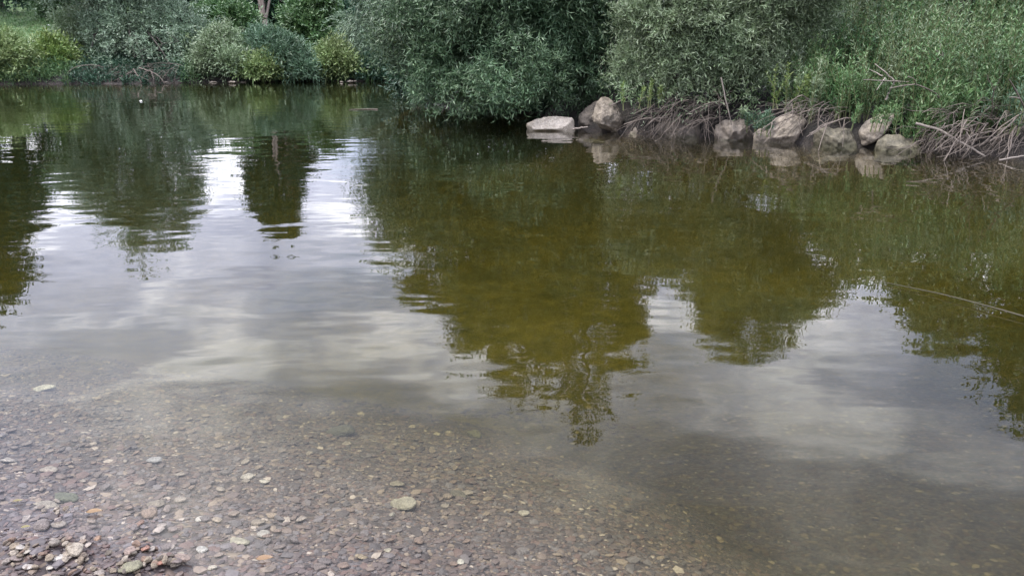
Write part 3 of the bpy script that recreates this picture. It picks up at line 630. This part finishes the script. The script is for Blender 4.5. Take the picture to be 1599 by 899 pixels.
branch('stick poking up beside the top of the upright boulder', [(956, 164, 12.9), (968, 158, 12.8), (982, 150, 12.7)], .012, .008, BLEACH, name='stick', cat='stick', seed=7)
branch('stick slanting out above the low sloping boulder', [(990, 178, 12.7), (1003, 172, 12.5), (1014, 167, 12.4)], .014, .008, BLEACH, name='stick', cat='stick', seed=8)
branch('thin stick lying at the water below the right end of the driftwood', [(1560, 250, 9.9), (1580, 247, 9.85), (1604, 243, 9.8)], .014, .010, BLEACH, name='stick', cat='stick', seed=9)
for lab, pts, f, sd in [('pale fallen branch reaching from the dark hollow to the water, leftmost of three', [(206, 113, 25.9), (192, 119, 25.8), (176, 128, 25.6)], [[(192, 119, 25.8), (184, 128, 25.6)]], 11),
                    ('forked fallen branch in the middle of the dark hollow on the far bank', [(208, 108, 26), (214, 117, 25.8), (221, 129, 25.6)], [[(214, 117, 25.8), (232, 126, 25.6)]], 12),
                    ('long fallen branch arching to the right out of the dark hollow', [(216, 106, 26), (236, 112, 25.8), (248, 119, 25.7), (256, 128, 25.6)], [[(236, 112, 25.8), (240, 124, 25.6)]], 13)]:
    branch(lab, pts, .022, .009, BARKP, seed=sd, forks=f)

def heap(label, x0, x1, ytop, ybot, Yk, n, seed, lean, nb, hang=.4):
    rng = np.random.default_rng(seed)
    base = at_y((x0 + x1) / 2, ybot, Yk)
    t = empty('driftwood_heap', base, label, 'driftwood')
    def twig(mb, big):
        px = rng.uniform(x0, x1); py = rng.uniform(ytop, ytop + (ybot - ytop) * .75); Y1 = Yk + rng.uniform(-.15, .75)
        p0 = at_y(px, py, Y1)
        ln = rng.uniform(.35, .9) * (1.25 if big else .85)
        a = rng.normal(lean, .55); d = nrm(np.array([-math.cos(a), rng.normal(-.5, .3), -math.sin(a) * .8 - hang * rng.uniform(0, 1)]))
        p1 = p0 + d * ln; p1[2] = max(p1[2], rng.uniform(-.05, .10)); p1[1] = max(p1[1], Yk - .5)
        pts = curve(p0, p1, np.array([0, -.03, .10 * ln]) + rng.normal(0, .05, 3), 7, rng, .008)
        r = rng.uniform(.005, .017) if big else rng.uniform(.0022, .0055)
        mb.tube(pts, np.linspace(r, r * .45, 7), 5)
        if rng.uniform() < .7:
            j = rng.integers(2, 5); mb.tube(curve(pts[j], pts[j] + nrm(d + rng.normal(0, .5, 3)) * ln * .45, rng.normal(0, .02, 3), 4), np.linspace(r * .6, r * .3, 4), 4)
    for _ in range(nb):
        mb = MB(); twig(mb, True); mb.build('branch', DEAD, t, True, base)
    mb = MB()
    for _ in range(n): twig(mb, False)
    mb.build('twigs', DEAD, t, True, base)
heap('brown heap of drooping twigs over the water, right of the low sloping boulder', 1015, 1165, 142, 212, 12.2, 150, 81, .75, 24)
heap('tangle of dead twigs piled between the broad slab and the tilted pale boulder', 1235, 1335, 155, 202, 11.5, 85, 82, .5, 14)
heap('sprawling tangle of driftwood at the water on the far right', 1475, 1640, 165, 244, 10.25, 150, 83, .35, 26)
heap('small clump of drifted twigs right of the low mossy boulder', 1440, 1490, 198, 234, 10.7, 50, 84, .9, 6)
heap('heap of dark dead twigs in the shaded hollow under the large grey green willow', 150, 285, 100, 126, 25.9, 110, 86, .6, 16)
heap('low litter of dead twigs on the far bank below the lime coloured bush', 80, 150, 98, 126, 26.6, 90, 85, .6, 14)

# ------------------------------------------------------------------ stones and gravel of the near shore
def pebble_protos(k, rng, V=ICO1):
    out = []
    for i in range(k):
        v = V.copy(); acc = np.zeros(len(V))
        for _ in range(9):
            n = nrm(rng.normal(0, 1, 3)); acc += np.maximum(v @ n / rng.uniform(.66, 1.0), 0) ** 18
        r = np.minimum((acc + 1e-9) ** (-1 / 18), 1.12)
        out.append(v * r[:, None])
    return out
SPOTS = []
rng = np.random.default_rng(90)
PR = pebble_protos(40, rng)
SM = {}
def smat(c):
    if c not in SM:
        k = 'stone_' + '_'.join(str(int(v * 100)) for v in c)
        SM[c] = stone_mat(k, tuple(v * .8 for v in c), tuple(min(v * 1.2, .8) for v in c), tuple(v * .6 for v in c), .65, scale=30)
    return SM[c]
STONES = [
 (103, 781, 36, 20, (.105, .11, .062), 'olive green stone breaking the surface, largest in the left corner'),
 (76, 792, 28, 16, (.30, .26, .20), 'tan angular stone leaning against the olive green stone'),
 (62, 788, 14, 8, (.34, .29, .22), 'narrow tan stone propped on the tan angular stone'),
 (118, 863, 26, 24, (.42, .36, .28), 'cream angular stone, biggest of the dry gravel in the corner'),
 (90, 873, 18, 10, (.52, .48, .43), 'whitish oval stone left of the cream angular stone'),
 (33, 857, 20, 10, (.44, .40, .35), 'smooth pale flat stone at the left end of the dry gravel'),
 (40, 864, 17, 8, (.40, .36, .30), 'pale flat stone just below the smooth pale flat stone'),
 (104, 868, 10, 10, (.40, .33, .25), 'small cream stone touching the cream angular stone'),
 (85, 851, 16, 16, (.27, .23, .19), 'upright grey brown stone above the whitish oval stone'),
 (45, 887, 18, 8, (.48, .43, .38), 'pale stone low in the dry gravel near the bottom edge'),
 (78, 888, 12, 8, (.50, .45, .38), 'little cream stone low in the dry gravel'),
 (68, 823, 26, 20, (.20, .165, .15), 'grey wedge shaped stone below the tan angular stone'),
 (90, 821, 24, 8, (.24, .20, .155), 'long brown stone lying under the pinkish round pebble'),
 (91, 812, 10, 7, (.42, .34, .29), 'pinkish round pebble on top of the long brown stone'),
 (232, 808, 24, 26, (.28, .20, .14), 'rusty brown stone standing in the ripple with a pale top'),
 (218, 820, 14, 12, (.24, .15, .11), 'dark red stone beside the rusty standing stone'),
 (246, 790, 26, 16, (.24, .20, .155), 'rounded tan stone behind the rusty standing stone'),
 (204, 890, 32, 24, (.25, .235, .15), 'mossy olive stone cut by the bottom edge of the photo'),
 (204, 864, 20, 18, (.30, .22, .18), 'pinkish brown stone above the mossy olive stone'),
 (227, 859, 14, 11, (.33, .17, .12), 'brick red pebble right of the pinkish brown stone'),
 (237, 860, 11, 11, (.38, .33, .28), 'pale pebble touching the brick red pebble'),
 (214, 859, 9, 8, (.38, .29, .22), 'peach pebble left of the brick red pebble'),
 (253, 880, 16, 12, (.33, .16, .11), 'orange red stone by the dark gravel rim'),
 (284, 875, 26, 15, (.31, .235, .19), 'smooth pinkish stone at the right end of the dark gravel rim'),
 (283, 866, 14, 7, (.36, .31, .24), 'tan chip resting on the smooth pinkish stone'),
 (316, 860, 16, 12, (.42, .40, .36), 'square whitish stone under water'),
 (332, 888, 15, 9, (.48, .43, .34), 'cream oval stone under water near the bottom edge'),
 (373, 848, 30, 9, (.37, .34, .25), 'long pale tan stone under water'),
 (410, 836, 20, 13, (.37, .34, .30), 'square pale stone right of the long pale tan stone'),
 (313, 812, 13, 9, (.55, .52, .47), 'bright white pebble under water'),
 (339, 814, 15, 10, (.36, .29, .22), 'tan pebble right of the bright white pebble'),
 (424, 806, 16, 10, (.33, .25, .18), 'sandy brown pebble above the square pale stone'),
 (403, 818, 20, 12, (.27, .22, .17), 'brown triangular stone behind the square pale stone'),
 (210, 848, 8, 6, (.60, .57, .53), 'tiny white pebble at the head of the dark gravel rim'),
 (154, 843, 12, 12, (.33, .21, .14), 'orange brown chip at the left end of the dark gravel rim'),
 (630, 791, 38, 25, (.34, .31, .24), 'big mottled pale stone alone on the river bed'),
 (612, 806, 9, 10, (.36, .33, .29), 'small grey pebble at the foot of the big mottled stone'),
 (622, 758, 24, 10, (.27, .235, .185), 'low tan stone behind the big mottled stone'),
 (716, 774, 28, 12, (.15, .13, .105), 'dark flat stone right of the big mottled stone'),
 (69, 609, 30, 13, (.50, .48, .43), 'whitish flat slab far out on the bed to the left'),
 (413, 754, 16, 9, (.52, .48, .41), 'cream oval pebble half way out on the bed'),
 (388, 746, 20, 12, (.42, .38, .34), 'pale grey stone left of the cream oval pebble'),
 (241, 721, 22, 13, (.34, .33, .34), 'blue grey stone far out on the bed'),
 (77, 735, 26, 11, (.34, .29, .24), 'flat tan stone far out on the bed to the left'),
 (13, 721, 24, 10, (.35, .31, .28), 'flat greyish stone far out at the left edge'),
 (818, 803, 20, 11, (.42, .38, .33), 'pale double pebble on the deeper bed'),
 (719, 879, 11, 8, (.55, .52, .45), 'white pebble near the bottom edge on the deeper bed'),
 (530, 677, 46, 20, (.095, .09, .065), 'dark greenish flat stone far out on the bed'),
 (683, 679, 11, 7, (.48, .42, .33), 'cream pebble far out, left of a close pair'),
 (700, 677, 11, 9, (.42, .36, .31), 'pinkish pebble far out, right of a close pair'),
 (740, 681, 22, 16, (.21, .20, .12), 'round greenish stone right of the close pair of pebbles'),
 (606, 861, 12, 7, (.42, .38, .30), 'pale chip on the bed below the big mottled stone'),
 (565, 872, 20, 8, (.33, .26, .17), 'sandy flat stone near the bottom edge'),
]
rng = np.random.default_rng(95)
for k, (px, py, w, h, c, lab) in enumerate(STONES):
    p = on_ground(px, py); depth = p[1] * cp + (1.6 - p[2]) * sp
    sx = w * depth / F / 2 * 1.04; hz = h * depth / F
    # the seen height comes from both the top face (foreshortened) and the side
    sy = max(sx * .62, min(sx * 1.0, hz * .62)); szz = max(.22 * sx, (hz - 2 * sy * .50) * .62, hz * .26)
    v = pebble_protos(1, rng, ICO3)[0] * np.array([sx, sy, szz])
    v += ICO3 * (np.array([mnoise.noise(Vector(q * 1.7 + k * 3.1)) for q in ICO3]) * sx * .10)[:, None]
    o = mesh_obj('stone', v, ICOF3, smat(tuple(round(v * (.5 if p[2] < -.05 else .52), 3) for v in c)), None, True); o.location = (p[0], p[1], p[2] + .004 + szz * .62); o.rotation_euler = (rng.normal(0, .08), rng.normal(0, .15), rng.normal(0, .2))
    SPOTS.append((p[0], p[1], sx)); tag(o, lab, 'stone')
# pebbles that stand out of the gravel a little, alike
protos = []
for k in range(16):
    protos.append(pebble_protos(1, rng, ICO3)[0])
PC = [(.115, .09, .08), (.135, .105, .085), (.09, .07, .062), (.16, .135, .115), (.08, .066, .064), (.115, .08, .064)]
for k in range(170):
    px, py = rng.uniform(-10, 760), rng.uniform(640, 897)
    p = on_ground(px, py); s = rng.uniform(.010, .023)
    v = protos[k % 16] * np.array([s, s * rng.uniform(.55, .8), s * rng.uniform(.3, .5)])
    o = mesh_obj('pebble', v, ICOF3, smat(PC[k % 6]), None, True); o.location = (p[0], p[1], p[2] + .004 + s * .25); o.rotation_euler = (rng.normal(0, .12), rng.normal(0, .12), rng.normal(.2, .6))
    SPOTS.append((p[0], p[1], s)); tag(o, 'plain flat pebble lying among the shingle in the shallows', 'pebble', 'larger pebbles in the shingle')
rng = np.random.default_rng(91)
n = 36000
px = rng.uniform(-60, 1500, n); t = rng.uniform(0, 1, n)
gy = 1.75 + 3.2 * t ** 1.25; gx = (px - 799.5) / F * (gy * cp + 1.6 * sp)
keep = rng.uniform(0, 1, n) < np.clip(1.25 - (gx + 1.2) * .22 - (gy - 2.2) * .12, .25, 1)
for (a, b, r) in SPOTS: keep &= (gx - a) ** 2 + ((gy - b) * 1.3) ** 2 > (r * .85) ** 2
gx, gy = gx[keep], gy[keep]; n = len(gx)
gz = zfun(gx, gy)
sz = np.clip(rng.lognormal(math.log(.0084), .5, n), .004, .030)
a = rng.normal(.2, .7, n); fl = rng.uniform(.18, .42, n); el = rng.uniform(.45, .9, n)
tilt = rng.normal(0, .22, n)
pid = rng.integers(0, 40, n); P = np.array(PR)[pid]
x = P[..., 0] * sz[:, None]; y = P[..., 1] * (sz * el)[:, None]; z = P[..., 2] * (sz * fl)[:, None]
z, y = z + y * np.sin(tilt)[:, None], y
ca_, sa_ = np.cos(a)[:, None], np.sin(a)[:, None]
vx = gx[:, None] + x * ca_ - y * sa_; vy = gy[:, None] + x * sa_ + y * ca_; vz = gz[:, None] + z + (sz * fl * .35)[:, None]
v = np.stack([vx, vy, vz], -1).reshape(-1, 3)
f = (np.arange(n)[:, None, None] * len(ICO1) + ICOF1[None]).reshape(-1, 3)
tag(mesh_obj('gravel', v, f, GRAVEL, None, False), 'flat grey and brown shingle covering the shallow river bed', None, None, 'stuff')

WARM = [(.13, .10, .07), (.17, .135, .095), (.10, .075, .055), (.075, .06, .045), (.22, .185, .145), (.125, .08, .055)]
for k in range(90):
    mx_, my_, r_ = [(108, 866, 34), (62, 880, 38), (206, 884, 26), (226, 858, 24), (86, 802, 22), (262, 882, 26), (34, 866, 20), (150, 892, 34)][k % 8]
    px, py = rng.normal(mx_, r_ * .7), min(rng.normal(my_, r_ * .38), 905)
    p = on_ground(px, py); s = rng.uniform(.006, .017)
    v = protos[k % 16] * np.array([s, s * rng.uniform(.6, .9), s * rng.uniform(.4, .7)])
    o = mesh_obj('pebble', v, ICOF3, smat(WARM[k % 6]), None, True); o.location = (p[0], p[1], p[2] + .006 + s * .35); o.rotation_euler = (rng.normal(0, .3), rng.normal(0, .3), rng.uniform(0, 6))
    SPOTS.append((p[0], p[1], s)); tag(o, 'small brown pebble in the low heap breaking the water in the near corner', 'pebble', 'pebbles of the low heap')
# drifted leaves, reed, fleck
LEAFM = leaf_mat('dry_leaf', [(.11, .07, .038), (.16, .105, .058)], .1); YLEAF = leaf_mat('yellow_leaf', [(.10, .088, .036), (.12, .10, .042)], .1)
for (px, py, w, m, lab) in [(147, 797, 24, LEAFM, 'orange brown dry leaf floating right of the olive green stone'), (40, 821, 14, YLEAF, 'yellow leaf on the wet gravel near the left edge'),
                            (27, 780, 14, YLEAF, 'dull yellow leaf at the left edge, level with the olive green stone'), (413, 870, 24, LEAFM, 'sandy orange leaf in the shallows near the bottom edge')]:
    p = on_z(px, py, .012); g = zg(p[0], p[1]); p[2] = max(.008, g + .016); s = w * 2.7 / F
    u = np.linspace(0, 1, 9); wv = .24 * s * np.sin(np.pi * u ** .8) ** .8
    vv = [(s * (a - .5), b * wv[i], .05 * s * math.sin(3 * a) + abs(b) * .06 * s) for i, a in enumerate(u) for b in (-1, 0, 1)]
    qq = [(3 * i + j, 3 * i + 3 + j, 3 * i + 4 + j, 3 * i + 1 + j) for i in range(8) for j in (0, 1)]
    o = mesh_obj('fallen_leaf', vv, qq, m, None, True); o.location = p; o.rotation_euler = (0, 0, .15); tag(o, lab, 'leaf')
a0, a1, a2 = on_z(1378, 440, .012), on_z(1462, 457, .016), on_z(1610, 497, .02)
mb = MB(); mb.tube(np.concatenate([curve(a0, a1, (0, 0, 0), 6)[:-1], curve(a1, a2, (0, 0, .004), 8)]), np.linspace(.002, .0055, 13), 6)
o = mb.build('stick', wood_mat('wet_stick', (.022, .019, .012), (.055, .05, .03)), None, True, a0); o.location = a0; tag(o, 'long thin stick floating on the water, running out of the right edge', 'stick')
a0, a1 = on_z(545, 171.5, .01), on_z(590, 171, .01)
mb = MB(); mb.tube(curve(a0, a1, (0, .1, 0), 6), np.linspace(.007, .012, 6), 6)
o = mb.build('stick', BARKP, None, True, a0); o.location = a0; tag(o, 'pale stick adrift on the river before the weeping willow', 'stick')
def speck(px, py, Yk, s, lab, name, cat, ground=True):
    p = at_y(px, py, Yk) if ground else on_z(px, py, .01)
    m, nt, out = mat('white_surface'); pr = N(nt, 'ShaderNodeBsdfPrincipled', Roughness=.6); pr.inputs['Base Color'].default_value = (.75, .75, .74, 1); nt.links.new(pr.outputs[0], out.inputs[0])
    v = ICO3 * np.array([s, s * .8, s * .6]) + ICO3 * (np.array([mnoise.noise(Vector(q * 2.5 + px)) for q in ICO3]) * s * .5)[:, None]
    o = mesh_obj(name, v, ICOF3, m, None, True); o.location = p; tag(o, lab, cat)
yy = 33.0
for _ in range(40):
    p = at_y(75, 42, yy); yy += .5 if zg(p[0], yy) < p[2] else -.2
speck(75, 41, yy, .10, 'small crumpled white scrap lying on the grassy slope', 'litter_scrap', 'litter')
speck(220, 158, 0, .028, 'tiny white fleck of flotsam on the river below the grey willow', 'flotsam', 'flotsam', False)

# ------------------------------------------------------------------ light
SUN_EL, SUN_AZ = R(60), R(258)             # azimuth clockwise from +Y: high on the left, a little behind the camera
sd = np.array([math.sin(SUN_AZ) * math.cos(SUN_EL), math.cos(SUN_AZ) * math.cos(SUN_EL), math.sin(SUN_EL)])
sl = bpy.data.lights.new('sun', 'SUN'); sl.energy = 1.5; sl.angle = R(12); sl.color = (1, .95, .88)
so = bpy.data.objects.new('sun', sl); C.objects.link(so); so.rotation_euler = Vector(-sd).to_track_quat('-Z', 'Y').to_euler()
w = bpy.data.worlds.new('World'); scn.world = w; w.use_nodes = True
nt = w.node_tree; nt.nodes.clear(); L = nt.links
out = nt.nodes.new('ShaderNodeOutputWorld')
sky = nt.nodes.new('ShaderNodeTexSky'); sky.sky_type = 'NISHITA'; sky.sun_disc = False; sky.sun_elevation = SUN_EL; sky.sun_rotation = SUN_AZ
b1 = N(nt, 'ShaderNodeBackground', Strength=.09); L.new(sky.outputs[0], b1.inputs[0])
tc = N(nt, 'ShaderNodeTexCoord'); sx = N(nt, 'ShaderNodeSeparateXYZ'); L.new(tc.outputs['Generated'], sx.inputs[0])
zc = M(nt, 'MAXIMUM', M(nt, 'ADD', sx.outputs[2], .22), .08)
cx = N(nt, 'ShaderNodeCombineXYZ'); L.new(M(nt, 'DIVIDE', sx.outputs[0], zc), cx.inputs[0]); L.new(M(nt, 'DIVIDE', sx.outputs[1], zc), cx.inputs[1])
n1 = N(nt, 'ShaderNodeTexNoise', Scale=1.25, Detail=6.0, Roughness=.55); L.new(cx.outputs[0], n1.inputs['Vector'])
n2 = N(nt, 'ShaderNodeTexNoise', Scale=2.6, Detail=7.0, Roughness=.55); L.new(cx.outputs[0], n2.inputs['Vector'])
ccol = ramp(nt, n2.outputs[0], [(.36, (.285, .30, .405)), (.51, (.47, .485, .595)), (.63, (.92, .92, .96))])
grad = ramp(nt, sx.outputs[2], [(0, (.50,) * 3), (.16, (.68,) * 3), (.42, (.84,) * 3), (.55, (.58,) * 3), (.68, (.62,) * 3), (.82, (1.0,) * 3), (1, (1.0,) * 3)]).outputs[0]
grad = M(nt, 'ADD', grad, M(nt, 'MULTIPLY', M(nt, 'MAXIMUM', 0.0, M(nt, 'SUBTRACT', sx.outputs[2], .70)), 4.6))
b2 = N(nt, 'ShaderNodeBackground'); L.new(ccol.outputs[0], b2.inputs[0]); L.new(M(nt, 'MULTIPLY', grad, 1.95), b2.inputs[1])
cov = ramp(nt, n1.outputs[0], [(.30, (.35, .35, .35)), (.5, (.95, .95, .95))])
mx = N(nt, 'ShaderNodeMixShader'); L.new(cov.outputs[0], mx.inputs[0]); L.new(b1.outputs[0], mx.inputs[1]); L.new(b2.outputs[0], mx.inputs[2]); L.new(mx.outputs[0], out.inputs[0])

scn.view_settings.view_transform = 'Standard'; scn.view_settings.look = 'None'; scn.view_settings.gamma = 1; scn.view_settings.exposure = 1.68
scn.render.engine = 'CYCLES'
cy = scn.cycles
cy.use_denoising = True; cy.denoiser = 'OPENIMAGEDENOISE'
cy.max_bounces = 8; cy.diffuse_bounces = 3; cy.glossy_bounces = 3; cy.transmission_bounces = 4; cy.transparent_max_bounces = 24; cy.volume_bounces = 0
cy.caustics_reflective = False; cy.caustics_refractive = False; cy.sample_clamp_indirect = 4.0
